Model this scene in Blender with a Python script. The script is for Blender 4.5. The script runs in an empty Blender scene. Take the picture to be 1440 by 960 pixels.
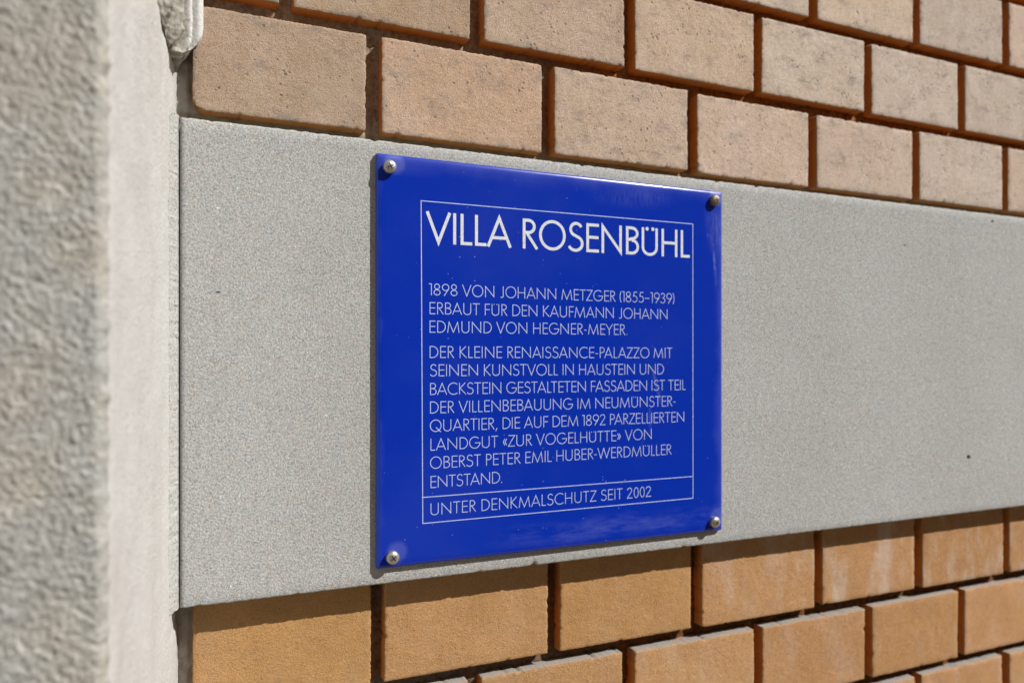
import bpy, bmesh, math, random
from mathutils import Vector, noise
R = math.radians
random.seed(11)
SC = bpy.context.scene

# ------------------------------------------------------------------ camera
# Wall frame: X runs right along the brick face, Y = 0 is the brick face (negative Y = towards the street), Z up.
EYE = 1.50            # height of the lens above the pavement
DIST = 0.504          # lens to brick face
YAW = math.atan(1040 / 2390)
cam_d = bpy.data.cameras.new("camera")
cam = bpy.data.objects.new("camera", cam_d)
SC.collection.objects.link(cam)
cam.location = (0, -DIST, EYE)
cam.rotation_euler = (R(90), 0, -YAW)
cam_d.sensor_width = 36
cam_d.lens = 26
cam_d.shift_y = 27 / 1440
cam_d.clip_start = 0.01
cam_d.clip_end = 500
cam_d.dof.use_dof = True
cam_d.dof.focus_distance = 0.492
cam_d.dof.aperture_fstop = 6.0
SC.camera = cam

# ------------------------------------------------------------------ sky, sun, exposure
SUN = Vector((1.08, -1.0, 1.33)).normalized()      # direction towards the sun
w = bpy.data.worlds.new("World")
SC.world = w
w.use_nodes = True
wn = w.node_tree
sky = wn.nodes.new('ShaderNodeTexSky')
sky.sky_type = 'NISHITA'
sky.sun_disc = False
sky.sun_elevation = math.asin(SUN.z)
sky.sun_rotation = math.atan2(SUN.x, SUN.y)
bg = wn.nodes['Background']
bg.inputs['Strength'].default_value = 0.05
wn.links.new(sky.outputs[0], bg.inputs['Color'])
sd = bpy.data.lights.new("sun", 'SUN')
sd.energy = 5.0
sd.angle = R(0.5)
sd.color = (1.0, 0.97, 0.92)
sun = bpy.data.objects.new("sun", sd)
SC.collection.objects.link(sun)
sun.location = (2, -2, 4)
sun.rotation_euler = SUN.to_track_quat('Z', 'Y').to_euler()
SC.view_settings.view_transform = 'Standard'
SC.view_settings.look = 'None'
SC.view_settings.exposure = 0.27
SC.view_settings.gamma = 1.0


# ------------------------------------------------------------------ material helpers
class NT:
    def __init__(s, name):
        s.m = bpy.data.materials.new(name)
        s.m.use_nodes = True
        s.t = s.m.node_tree
        s.b = s.t.nodes['Principled BSDF']
        s.co = s.t.nodes.new('ShaderNodeTexCoord')
        s.geo = s.t.nodes.new('ShaderNodeNewGeometry')

    def link(s, a, b):
        s.t.links.new(a, b)

    def pos(s):
        return s.geo.outputs['Position']

    def obj(s):
        return s.co.outputs['Object']

    def noise(s, scale, detail=4, rough=0.6, vec=None, dist=0.0):
        n = s.t.nodes.new('ShaderNodeTexNoise')
        n.inputs['Scale'].default_value = scale
        n.inputs['Detail'].default_value = detail
        n.inputs['Roughness'].default_value = rough
        n.inputs['Distortion'].default_value = dist
        if scale >= 150:            # turn fine grain out of line with the wall
            vec = s.map(vec or s.pos(), rot=(.61, .83, .37))
        s.link(vec or s.pos(), n.inputs['Vector'])
        return n.outputs['Fac']

    def voro(s, scale, vec=None, feature='F1', rnd=1.0):
        n = s.t.nodes.new('ShaderNodeTexVoronoi')
        n.feature = feature
        n.inputs['Scale'].default_value = scale
        n.inputs['Randomness'].default_value = rnd
        s.link(vec or s.pos(), n.inputs['Vector'])
        return n.outputs['Distance'], n.outputs['Color']

    def ramp(s, fac, stops, interp='LINEAR'):
        n = s.t.nodes.new('ShaderNodeValToRGB')
        n.color_ramp.interpolation = interp
        e = n.color_ramp.elements
        while len(e) < len(stops):
            e.new(0.5)
        for i, (p, c) in enumerate(stops):
            e[i].position = p
            if not hasattr(c, '__len__'):
                c = (c, c, c)
            e[i].color = (*c[:3], 1)
        s.link(fac, n.inputs['Fac'])
        return n.outputs['Color']

    def mix(s, fac, a, b, mode='MIX'):
        n = s.t.nodes.new('ShaderNodeMix')
        n.data_type = 'RGBA'
        n.blend_type = mode
        for v, i in ((fac, 0), (a, 6), (b, 7)):
            if hasattr(v, 'is_linked'):
                s.link(v, n.inputs[i])
            elif i == 0:
                n.inputs[0].default_value = v
            else:
                n.inputs[i].default_value = (*v[:3], 1) if hasattr(v, '__len__') else (v, v, v, 1)
        return n.outputs[2]

    def math(s, op, a, b=0.0, c=None, clamp=False):
        n = s.t.nodes.new('ShaderNodeMath')
        n.operation = op
        n.use_clamp = clamp
        for i, v in enumerate((a, b, c)):
            if v is None:
                continue
            if hasattr(v, 'is_linked'):
                s.link(v, n.inputs[i])
            else:
                n.inputs[i].default_value = v
        return n.outputs[0]

    def sep(s, v):
        n = s.t.nodes.new('ShaderNodeSeparateXYZ')
        s.link(v, n.inputs[0])
        return n.outputs

    def map(s, vec, scale=(1, 1, 1), loc=(0, 0, 0), rot=(0, 0, 0)):
        n = s.t.nodes.new('ShaderNodeMapping')
        n.inputs['Scale'].default_value = scale
        n.inputs['Location'].default_value = loc
        n.inputs['Rotation'].default_value = rot
        s.link(vec, n.inputs['Vector'])
        return n.outputs[0]

    def mrange(s, v, a, b, c=0.0, d=1.0):
        n = s.t.nodes.new('ShaderNodeMapRange')
        s.link(v, n.inputs[0])
        for i, x in enumerate((a, b, c, d)):
            n.inputs[i + 1].default_value = x
        n.interpolation_type = 'SMOOTHSTEP'
        return n.outputs[0]

    def bump(s, h, dist, strength=1.0, nrm=None):
        n = s.t.nodes.new('ShaderNodeBump')
        n.inputs['Strength'].default_value = strength
        n.inputs['Distance'].default_value = dist
        s.link(h, n.inputs['Height'])
        if nrm:
            s.link(nrm, n.inputs['Normal'])
        return n.outputs[0]

    def out(s, col=None, rough=None, nrm=None, spec=None, metal=None):
        for v, k in ((col, 'Base Color'), (rough, 'Roughness'), (nrm, 'Normal'), (spec, 'Specular IOR Level'), (metal, 'Metallic')):
            if v is None:
                continue
            if hasattr(v, 'is_linked'):
                s.link(v, s.b.inputs[k])
            else:
                s.b.inputs[k].default_value = (*v[:3], 1) if hasattr(v, '__len__') else v
        return s.m


def mat_brick():
    n = NT("brick_face")
    oi = n.t.nodes.new('ShaderNodeObjectInfo')
    base = oi.outputs['Color']
    bloom_amt = oi.outputs['Alpha']
    p = n.pos()
    big = n.noise(28, 4, 0.6)
    med = n.noise(160, 5, 0.65)
    fine = n.noise(780, 3, 0.7)
    c = n.mix(n.mrange(big, .3, .7), n.mix(1.0, base, (0.95, 0.93, 0.89), 'MULTIPLY'), n.mix(1.0, base, (1.05, 1.05, 1.06), 'MULTIPLY'))
    c = n.mix(1.0, c, n.ramp(med, [(0.25, (0.93, 0.91, 0.89)), (0.55, 1.0), (0.8, (1.04, 1.04, 1.05))]), 'MULTIPLY')
    c = n.mix(1.0, c, n.ramp(fine, [(0.28, (0.72, 0.68, 0.64)), (0.5, 1.0), (0.72, (1.14, 1.15, 1.16))]), 'MULTIPLY')
    # dark pores and soot specks
    vd, vc = n.voro(330, n.map(p, (1, 1, 1), (0, 0, 0), (.3, .4, .5)))
    pore = n.math('MULTIPLY', n.mrange(n.math('ADD', vd, n.math('MULTIPLY', n.noise(900, 2), .25)), 0.34, 0.52, 1, 0), n.mrange(n.sep(vc)[0], 0.80, 0.84))
    pore = n.math('MULTIPLY', pore, n.mrange(n.noise(33, 4, .7), .44, .60))
    pore = n.math('MULTIPLY', pore, n.mrange(n.sep(p)[2], EYE - .05, EYE + .05, .35, 1))
    c = n.mix(n.math('MULTIPLY', pore, 0.72), c, (0.10, 0.075, 0.06))
    soot = n.mrange(n.noise(34, 8, 0.85, n.map(p, (1, 1, 1.7))), .50, .64)
    up = n.mrange(n.sep(p)[2], EYE - .05, EYE + .05)
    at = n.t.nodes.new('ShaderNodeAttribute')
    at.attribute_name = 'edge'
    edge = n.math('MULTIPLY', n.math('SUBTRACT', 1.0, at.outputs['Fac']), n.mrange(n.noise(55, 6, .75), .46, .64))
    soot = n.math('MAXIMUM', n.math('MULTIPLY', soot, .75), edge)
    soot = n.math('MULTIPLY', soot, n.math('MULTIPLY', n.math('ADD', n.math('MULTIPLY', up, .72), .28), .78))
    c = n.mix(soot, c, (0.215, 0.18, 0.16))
    # lime bloom, streaky downwards
    bl = n.mrange(n.noise(34, 5, 0.6, n.map(p, (1, 1, .45))), .44, .66)
    bl = n.math('MULTIPLY', bl, bloom_amt)
    c = n.mix(n.math('MULTIPLY', bl, 0.75), c, (0.60, 0.53, 0.48))
    # the sides of a brick kept their fired orange; mortar dust lies on the top face
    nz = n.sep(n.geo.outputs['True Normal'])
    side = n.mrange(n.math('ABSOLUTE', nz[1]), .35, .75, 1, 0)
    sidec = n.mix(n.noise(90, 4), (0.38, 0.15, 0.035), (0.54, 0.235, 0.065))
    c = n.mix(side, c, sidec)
    top = n.math('MULTIPLY', n.mrange(nz[2], .45, .75), n.mrange(n.sep(p)[2], EYE - .10, EYE - .15))
    c = n.mix(n.math('MULTIPLY', top, n.mrange(n.noise(70, 4), .25, .45, .55, 1.0)), c, (0.29, 0.265, 0.24))
    grit = n.math('ADD', n.math('MULTIPLY', n.noise(560, 3, 0.7), .6), n.math('MULTIPLY', n.noise(1150, 3, .7), .6))
    grit2 = n.noise(2300, 2, 0.5)
    h = n.math('ADD', n.math('MULTIPLY', grit, 1.0), n.math('MULTIPLY', grit2, 0.35))
    h = n.math('SUBTRACT', h, n.math('MULTIPLY', pore, 0.6))
    b1 = n.bump(n.noise(60, 4, .6), 0.0012, 0.3)
    return n.out(c, 0.92, n.bump(h, 0.0011, 0.9, b1), 0.25)


def mat_mortar():
    n = NT("joint_mortar")
    x = n.sep(n.pos())[0]
    red = n.math('ADD', n.mrange(x, 0.12, 0.36), n.math('MULTIPLY', n.math('SUBTRACT', n.noise(18, 3), .5), .9), clamp=True)
    grey = n.ramp(n.noise(300, 5, .7), [(.3, (0.15, 0.13, 0.105)), (.5, (0.32, 0.285, 0.24)), (.7, (0.44, 0.40, 0.35))])
    grey = n.mix(n.mrange(x, .0045, .0005), grey, n.mix(n.noise(90, 4), (0.34, 0.315, 0.28), (0.50, 0.475, 0.44)))
    rust = n.ramp(n.noise(220, 5, .7), [(.3, (0.09, 0.035, 0.012)), (.5, (0.26, 0.115, 0.035)), (.75, (0.36, 0.20, 0.08))])
    c = n.mix(red, grey, rust)
    z = n.sep(n.pos())[2]
    lip = n.mrange(n.math('ABSOLUTE', n.math('SUBTRACT', z, EYE + .1515)), .004, .0075, 1, 0)
    c = n.mix(n.math('MULTIPLY', lip, .8), c, n.mix(n.noise(260, 5, .7), (0.16, 0.125, 0.065), (0.32, 0.27, 0.165)))
    hole = n.mrange(n.noise(420, 4, .7), .62, .70)
    c = n.mix(n.math('MULTIPLY', hole, .75), c, (0.05, 0.035, 0.025))
    joint_tone = n.math('MAXIMUM', n.mrange(z, EYE - .15, EYE + .05, .2, 1), n.mrange(x, .0005, .0045, 1, 0))  # mortar colour darker in the lower joints, left strip kept at full tone
    c = n.mix(joint_tone, n.mix(1.0, c, (.42, .34, .28), 'MULTIPLY'), c)
    return n.out(c, 0.95, n.bump(n.noise(700, 5, .7), 0.0008, .8), 0.2)


def mat_band():
    n = NT("grey_sandstone")
    p = n.pos()
    big = n.noise(7, 4, .55)
    c = n.ramp(big, [(.3, (0.385, 0.384, 0.377)), (.7, (0.423, 0.426, 0.424))])
    tint = n.noise(120, 3, .5)
    c = n.mix(1.0, c, n.ramp(tint, [(.35, (1.02, 0.99, 0.96)), (.5, 1.0), (.68, (0.98, 1.0, 1.0))]), 'MULTIPLY')
    g = n.noise(860, 3, .8)
    c = n.mix(1.0, c, n.ramp(g, [(.26, .30), (.42, .80), (.54, 1.06), (.72, 1.50)]), 'MULTIPLY')
    stain = n.mrange(n.noise(16, 7, .72, n.map(p, (1, 1, .5))), .52, .72)
    c = n.mix(n.math('MULTIPLY', stain, .10), c, (0.20, 0.19, 0.165))
    vd, vc = n.voro(760)
    dk = n.math('MULTIPLY', n.mrange(vd, .25, .55, 1, 0), n.mrange(n.sep(vc)[1], .88, .92))
    c = n.mix(n.math('MULTIPLY', dk, .6), c, (0.08, 0.08, 0.075))
    v2, vc2 = n.voro(260)
    gl = n.math('MULTIPLY', n.mrange(v2, .05, .16, 1, 0), n.mrange(n.sep(vc2)[0], .955, .97))  # sparkle of the grains painted in as pale dots
    c = n.mix(gl, c, (0.85, 0.85, 0.83))
    # one black fleck and a few nicks low on the right
    for (fx, fz, rr, rz) in ((.7015, -.0944, .0030, .0020), (.0158, .0420, .0016, .0005), (.7375, .1397, .0017, .0014), (.6127, .1080, .0024, .0006)):
        q = n.map(p, (1 / rr, 0, 1 / rz), (-fx / rr, 0, -(EYE + fz) / rz))
        ln = n.t.nodes.new('ShaderNodeVectorMath')
        ln.operation = 'LENGTH'
        n.link(q, ln.inputs[0])
        c = n.mix(n.mrange(ln.outputs['Value'], .7, 1.1, 1, 0), c, (0.02, 0.02, 0.018))
    h = n.math('ADD', n.noise(820, 4, .75), n.math('MULTIPLY', n.noise(2200, 2), .3))
    h = n.math('SUBTRACT', h, n.math('MULTIPLY', dk, .35))
    return n.out(c, .9, n.bump(h, .0009, .9, n.bump(n.noise(120, 4, .6), .0010, .35)), .25)


def mat_smooth_stone():
    n = NT("dressed_limestone")
    p = n.pos()
    c = n.ramp(n.noise(24, 5, .6, n.map(p, (1, 1, .6))), [(.3, (0.50, 0.49, 0.468)), (.55, (0.545, 0.537, 0.517)), (.75, (0.575, 0.57, 0.555))])
    c = n.mix(1.0, c, n.ramp(n.noise(620, 4, .75), [(.28, .74), (.45, 1.0), (.75, 1.08)]), 'MULTIPLY')
    c = n.mix(n.math('MULTIPLY', n.mrange(n.noise(60, 5, .7), .60, .72), .15), c, (0.30, 0.28, 0.25))
    return n.out(c, .9, n.bump(n.noise(460, 5, .72), .0013, .8, n.bump(n.noise(45, 4), .0022, .4)), .2)


def mat_rough_stone():
    n = NT("bush_hammered_stone")
    p = n.pos()
    c = n.ramp(n.noise(190, 6, .75), [(.28, (0.20, 0.19, 0.17)), (.45, (0.35, 0.34, 0.315)), (.58, (0.42, 0.41, 0.385)), (.74, (0.56, 0.55, 0.53))])
    c = n.mix(1.0, c, n.ramp(n.noise(26, 3), [(.35, (1.03, 0.985, 0.93)), (.62, (0.96, 0.99, 1.02))]), 'MULTIPLY')
    c = n.mix(n.mrange(n.noise(300, 4, .7), .60, .78), c, (0.20, 0.185, 0.165))
    return n.out(c, .95, n.bump(n.noise(420, 5, .7), .0012, .9), .2)


def mat_carved():
    n = NT("weathered_carved_stone")
    p = n.pos()
    c = n.ramp(n.noise(110, 5, .7), [(.38, (0.13, 0.12, 0.095)), (.50, (0.28, 0.265, 0.225)), (.66, (0.44, 0.43, 0.39))])
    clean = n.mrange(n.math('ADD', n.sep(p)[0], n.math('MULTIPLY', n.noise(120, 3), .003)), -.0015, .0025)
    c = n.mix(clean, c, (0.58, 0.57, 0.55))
    c = n.mix(1.0, c, n.ramp(n.noise(700, 4, .7), [(.3, .75), (.5, 1.0), (.7, 1.08)]), 'MULTIPLY')
    return n.out(c, .95, n.bump(n.noise(500, 4, .7), .001, .7), .2)


def mat_fillet():
    n = NT("lime_pointing")
    c = n.ramp(n.noise(620, 4, .75), [(.36, (0.16, 0.15, 0.13)), (.45, (0.42, 0.415, 0.395)), (.6, (0.49, 0.487, 0.47))])
    return n.out(c, .95, n.bump(n.noise(900, 4, .7), .0008, .9), .2)


def mat_enamel():
    n = NT("blue_enamel")
    p = n.obj()          # plaque object space: origin bottom left corner of the plate face
    s = n.sep(p)
    x, z = s[0], s[2]
    c = (0.0028, 0.025, 0.345)
    dust_c = (0.115, 0.145, 0.47)
    cl = n.noise(9, 5, .6)
    dust = n.mrange(cl, .45, .75, 0.0, .06)
    # grey bloom of dust along the edges of the plate and about the screw heads
    ex = n.math('MINIMUM', n.math('SUBTRACT', PW, x), 1.0)
    ez = n.math('MINIMUM', n.math('SUBTRACT', PH, z), 9.0)
    wob = n.noise(30, 5, .65)
    wobd = n.math('MULTIPLY', n.math('SUBTRACT', wob, .5), .02)
    for e, wd, am in ((ex, .011, .20), (ez, .014, .20), (x, .005, .10)):
        dd = n.math('ADD', e, wobd)
        dust = n.math('ADD', dust, n.mrange(dd, 0.0, wd, am, 0))
    low = n.math('MULTIPLY', n.mrange(n.math('ABSOLUTE', n.math('SUBTRACT', z, n.math('ADD', .012, wobd))), 0, .012, .30, 0),
                 n.mrange(n.math('ADD', x, n.math('MULTIPLY', wobd, 3)), .06, .14))
    dust = n.math('ADD', dust, n.math('MULTIPLY', low, n.mrange(n.noise(60, 5, .7, n.map(p, (.35, 1, 1.6))), .38, .62)))
    for (sx, sz) in SCREWS:
        q = n.map(p, (1, 0, 1), (-sx - .0034, 0, -sz - .0028))  # dust ring moved up-right so the colour stays dark in the screw shadows
        ln = n.t.nodes.new('ShaderNodeVectorMath')
        ln.operation = 'LENGTH'
        n.link(q, ln.inputs[0])
        rr = n.math('ADD', ln.outputs['Value'], n.math('MULTIPLY', wobd, .22))
        dust = n.math('ADD', dust, n.mrange(rr, .0040, .0088, .32, 0))
    # upper right smear and two pale scrapes
    for (cx, cz, sx, sz, rot, am) in ((.276, .243, .012, .030, .15, .30), (.2765, .214, .0020, .022, .10, .65), (.2205, .118, .0024, .020, .28, .45), (.2145, .093, .0022, .016, .02, .32),
                                     (.2075, .075, .0010, .008, -.2, .25), (.20, .262, .05, .010, .05, .16)):
        q = n.map(p, (1, 0, 1), (-cx, 0, -cz))
        q = n.map(q, (1, 1, 1), (0, 0, 0), (0, rot, 0))
        q = n.map(q, (1 / sx, 0, 1 / sz))
        ln = n.t.nodes.new('ShaderNodeVectorMath')
        ln.operation = 'LENGTH'
        n.link(q, ln.inputs[0])
        m = n.math('MULTIPLY', n.mrange(ln.outputs['Value'], .1, 1.0, am, 0), n.mrange(n.noise(190, 4, .7, n.map(p, (2.4, 1, .5))), .30, .62))
        dust = n.math('ADD', dust, m)
    # tiny pale specks
    vd, vc = n.voro(360, p)
    sp = n.math('MULTIPLY', n.mrange(vd, .08, .20, 1, 0), n.mrange(n.sep(vc)[0], .93, .95))
    sp = n.math('MULTIPLY', sp, n.mrange(n.noise(14, 3), .40, .7, .0, .55))
    dust = n.math('MINIMUM', dust, 1.0)
    col = n.mix(sp, n.mix(dust, c, dust_c), (0.45, 0.50, 0.78))
    m = n.out(col, n.math('ADD', .13, n.math('MULTIPLY', dust, .5)), n.bump(n.noise(38, 2, .5), .0009, .25), .38)
    return m


def mat_plain(name, col, rough, metal=0.0, bumps=None, spec=.5):
    n = NT(name)
    c = n.mix(1.0, col, n.ramp(n.noise(600, 3, .6, n.obj()), [(.3, .82), (.7, 1.1)]), 'MULTIPLY')
    nr = n.bump(n.noise(bumps[0], 4, .6), bumps[1], .6) if bumps else None
    return n.out(c, rough, nr, spec, metal)


# ------------------------------------------------------------------ sizes of the plaque
BAND_N = 0.0165                         # band stands this far proud of the bricks
PLATE_N = BAND_N + 0.0044               # face of the plate
KP = (DIST - PLATE_N) / (DIST - .0157)  # plaque sizes were measured for a face 15.7 mm proud
PW, PH = 0.2878 * KP, 0.2782 * KP
PX0, PZ0 = 0.1138 * KP, EYE - 0.1393 * KP        # bottom left corner of the plate
SCREWS = [(a * KP, b * KP) for (a, b) in [(0.1224 - .1138 + .0000, .1292 + .1393 + .0004), (0.3928 - .1138 - .0010, .1302 + .1393 + .0002), (0.3928 - .1138 - .001, -.1308 + .1393 - .0004), (0.1247 - .1138 - .0003, -.1311 + .1393 - .0006)]]

M_BRICK = mat_brick()
M_MORTAR = mat_mortar()
M_BAND = mat_band()
M_SMOOTH = mat_smooth_stone()
M_ROUGH = mat_rough_stone()
M_FILLET = mat_fillet()
M_CARVED = mat_carved()
M_ENAMEL = mat_enamel()
M_LETTER = mat_plain("white_enamel_print", (0.62, 0.66, 0.72), .35)
M_LETTER2 = mat_plain("pale_blue_white_print", (0.46, 0.53, 0.80), .35)
M_STEEL = mat_plain("weathered_stainless_steel", (0.42, 0.405, 0.38), .40, .75, (900, .0002))
M_STEEL_DIRTY = mat_plain("dirty_stainless_steel", (0.24, 0.205, 0.16), .5, .75, (1300, .0006))
M_RECESS = mat_plain("shaded_screw_recess", (0.03, 0.028, 0.025), .7, .2)  # near-black colour stands for the shade inside the cross slot
M_EDGE = mat_plain("dull_sheet_edge", (0.26, 0.26, 0.27), .5, .3)
M_GROUND = mat_plain("warm_pavement", (0.34, 0.28, 0.205), .9, 0, (90, .003), .3)  # unseen ground, coloured warm to bounce light onto the wall


# ------------------------------------------------------------------ object helpers
def link(name, me, parent=None, mat=None):
    o = bpy.data.objects.new(name, me)
    SC.collection.objects.link(o)
    if mat and me is not None:
        me.materials.append(mat)
    if parent:
        o.parent = parent
    return o


def empty(name, loc, label, cat):
    o = bpy.data.objects.new(name, None)
    SC.collection.objects.link(o)
    o.location = loc
    o.empty_display_size = .02
    o['label'] = label
    o['category'] = cat
    bpy.context.view_layer.update()
    return o


def to_local(me, parent):
    if parent is None:
        return
    l = parent.location
    for v in me.vertices:
        v.co -= l


def mesh(name, vs, fs, parent, mat, smooth=True, label=None):
    me = bpy.data.meshes.new(name)
    me.from_pydata([tuple(v) for v in vs], [], fs)
    to_local(me, parent)
    me.validate()
    me.update()
    if smooth:
        me.polygons.foreach_set('use_smooth', [True] * len(me.polygons))
    o = link(name, me, parent, mat)
    if label:
        o['label'] = label
    return o


def grid_faces(nu, nv, flip=False):
    f = []
    for j in range(nv - 1):
        for i in range(nu - 1):
            a = j * nu + i
            q = (a, a + 1, a + nu + 1, a + nu)
            f.append(q[::-1] if flip else q)
    return f


def nz(x, y, z, s):
    return noise.noise(Vector((x * s, y * s, z * s)))


# ------------------------------------------------------------------ ground
gm = bpy.data.meshes.new("pavement")
gm.from_pydata([(-150, -150, 0), (150, -150, 0), (150, 150, 0), (-150, 150, 0)], [], [(0, 1, 2, 3)])
g = link("pavement", gm, None, M_GROUND)
g['kind'] = 'structure'

# ------------------------------------------------------------------ house added behind the camera: cuts sky light, bounces warm light
def added_house():
    t = empty("added_rendered_house", (0, -9, 0), "plain rendered house added unseen across the street, to bounce warm light onto the brick wall", "house")
    vs, fs = [], []
    def box(x0, x1, y0, y1, z0, z1):
        n = len(vs)
        for z in (z0, z1):
            vs.extend([(x0, y0, z), (x1, y0, z), (x1, y1, z), (x0, y1, z)])
        for q in ((0, 1, 5, 4), (1, 2, 6, 5), (2, 3, 7, 6), (3, 0, 4, 7), (4, 5, 6, 7)):
            fs.append(tuple(n + k for k in q))
    xs_ = [-14 + 3.5 * k for k in range(9)]
    for x in xs_:                                   # piers, with the windows between them
        box(x - 1.15, x + 1.15, -9.6, -9, 0, 9)
    for (z0, z1) in ((0, .9), (2.6, 4.0), (5.7, 7.0), (8.6, 9)):
        for x in xs_[:-1]:
            box(x + 1.15, x + 2.35, -9.6, -9.002, z0, z1)
    m = mat_plain("ochre_render", (0.40, 0.29, 0.17), .9)
    mesh("wall", vs, fs, t, m, smooth=False)
    gl = mat_plain("dark_window_glass", (0.02, 0.022, 0.025), .1)
    wv = None
    for x in xs_[:-1]:
        for (z0, z1) in ((.9, 2.6), (4.0, 5.7), (7.0, 8.6)):
            mesh("window", [(x + 1.15, -9.25, z0), (x + 2.35, -9.25, z0), (x + 2.35, -9.25, z1), (x + 1.15, -9.25, z1)], [(3, 2, 1, 0)], t, gl, smooth=False)
    rf = mat_plain("brown_roof_tiles", (0.16, 0.08, 0.05), .9)
    mesh("roof", [(-15.4, -8.6, 8.95), (15.4, -8.6, 8.95), (15.4, -13, 11.5), (-15.4, -13, 11.5), (-15.4, -8.6, 9.1), (15.4, -8.6, 9.1), (15.4, -13, 11.7), (-15.4, -13, 11.7)],
         [(0, 1, 5, 4), (4, 5, 6, 7), (3, 2, 1, 0), (1, 2, 6, 5), (0, 4, 7, 3)], t, rf, smooth=False)
added_house()

# ------------------------------------------------------------------ brick wall
wall = empty("brick_wall", (0, 0, 0), "tan and orange brick wall with deep recessed joints above and below the grey stone band", "wall")


def brick_mesh(x0, x1, z0, z1, out, seed, res, depth=.034, round_bl=0.0):
    """One brick: an uneven front sheet with worn edges, and four sides going back into the wall."""
    W, H = x1 - x0, z1 - z0
    nu = max(4, int(W / res) + 1)
    nv = max(3, int(H / res) + 1)
    rnd = random.Random(seed)
    so = seed * 3.17
    us = [i / (nu - 1) for i in range(nu)]
    vsx = [j / (nv - 1) for j in range(nv)]
    # pull the outer rings in so that the arris is tight
    def tight(a, L):
        a = a[:]
        e = min(.0011 / L, a[1] * .6)
        a[1] = e
        a[-2] = 1 - e
        return a
    if nu > 6:
        us, vsx = tight(us, W), tight(vsx, H)
    chips = []
    for _ in range(rnd.randint(5, 13)):
        side = rnd.randint(0, 3)
        t = rnd.random()
        cx, cz = ((t * W, 0), (t * W, H), (0, t * H), (W, t * H))[side]
        chips.append((cx, cz, rnd.uniform(.0008, .0026), rnd.uniform(.3, 1.1)))
    corners = [rnd.uniform(.0002, .0006) if rnd.random() < .6 else rnd.uniform(.0008, .0022) for _ in range(4)]
    vs = []
    skx = rnd.uniform(-.0006, .0006)
    for v in vsx:
        for u in us:
            x, z = u * W, v * H
            ed = min(x, W - x, z, H - z)
            k = max(0.0, 1 - ed / .004)
            # ragged outline
            ox = nz(so, z, 0, 260) * .0005 + nz(so + 9, z, 0, 620) * .0006 + nz(so, z, 4, 45) * .0005
            oz = nz(x, so, 3, 260) * .0005 + nz(x, so + 5, 3, 620) * .0006 + nz(x, so, 8, 40) * .0005
            if u < .5:
                dx = (abs(ox) if u == 0 else 0) * 1 + (ox * .3) * k
            else:
                dx = (-abs(ox) if u == 1 else 0) + (ox * .3) * k
            dz = (abs(oz) if v == 0 else (-abs(oz) if v == 1 else 0)) + oz * .3 * k
            y = -out
            y += -.0004 * nz(x, z, so, 45) - .00022 * nz(x, z, so, 220) - .00016 * nz(x, z, so + 2, 600)
            if ed < 1e-6:
                y += .00045 + .0004 * abs(nz(x, z, so, 500))
            elif ed < .0013:
                y += .00010
            # chips on the arrises
            for (cx, cz, r, dp) in chips:
                d = math.hypot((x - cx), (z - cz)) * (1 + .4 * nz(x, z, so, 700))
                if d < r:
                    f = (1 - d / r) * dp
                    y += f * .0018
                    if u in (0, 1):
                        dx += (f * .0012) * (1 if u == 0 else -1)
                    if v in (0, 1):
                        dz += (f * .0012) * (1 if v == 0 else -1)
            # rounded corners
            for ci, (cx, cz) in enumerate(((0, 0), (W, 0), (0, H), (W, H))):
                r = corners[ci]
                if ci == 0 and round_bl:
                    r = round_bl
                lx, lz = abs(x - cx), abs(z - cz)
                if lx < r and lz < r:
                    dd = math.hypot(r - lx, r - lz)
                    if dd > r:
                        sc = r / dd
                        nx_, nz_ = r - (r - lx) * sc, r - (r - lz) * sc
                        dx += (nx_ - lx) * (1 if cx == 0 else -1)
                        dz += (nz_ - lz) * (1 if cz == 0 else -1)
                        if ed > 1e-6:
                            y += .0004
            vs.append((x0 + x + dx + skx * (z / H - .5), y, z0 + z + dz))
    fs = grid_faces(nu, nv)
    # sides
    ring = [i for i in range(nu)] + [j * nu + nu - 1 for j in range(1, nv)] + [(nv - 1) * nu + i for i in range(nu - 2, -1, -1)] + [j * nu for j in range(nv - 2, 0, -1)]
    n0 = len(vs)
    nr = len(ring)
    steps = (.35, 1.0) if nu > 6 else (1.0,)
    prev = ring
    for st in steps:
        cur = []
        for r in ring:
            x, y, z = vs[r]
            jit = .0003 * nz(x, z, st * 9 + so, 300) if nu > 6 else 0
            cur.append(len(vs))
            vs.append((x + jit, y + depth * st, z + jit))
        for i in range(nr):
            a, b = prev[i], prev[(i + 1) % nr]
            c, d = cur[(i + 1) % nr], cur[i]
            fs.append((b, a, d, c))
        prev = cur
    return vs, fs


# courses: bottom height, list of joints measured along the course, first joint index parity
HB, CO = 0.0665, 0.0760
A_J = [-.0075, .1160, .2490, .3838, .5160, .6488, .7830]
B_J = [.0580, .1911, .3221, .4525, .5847, .7156]
E_J = [-.0075, .1184, .2545, .3875, .5224, .6527, .7841]
F_J = [.0560, .1895, .3210, .4530, .5850, .7150]
PITCH = .1330


def extend(j, right):
    j = list(j)
    while j[-1] < right:
        j.append(j[-1] + PITCH + random.uniform(-.0015, .0015))
    return j


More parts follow.
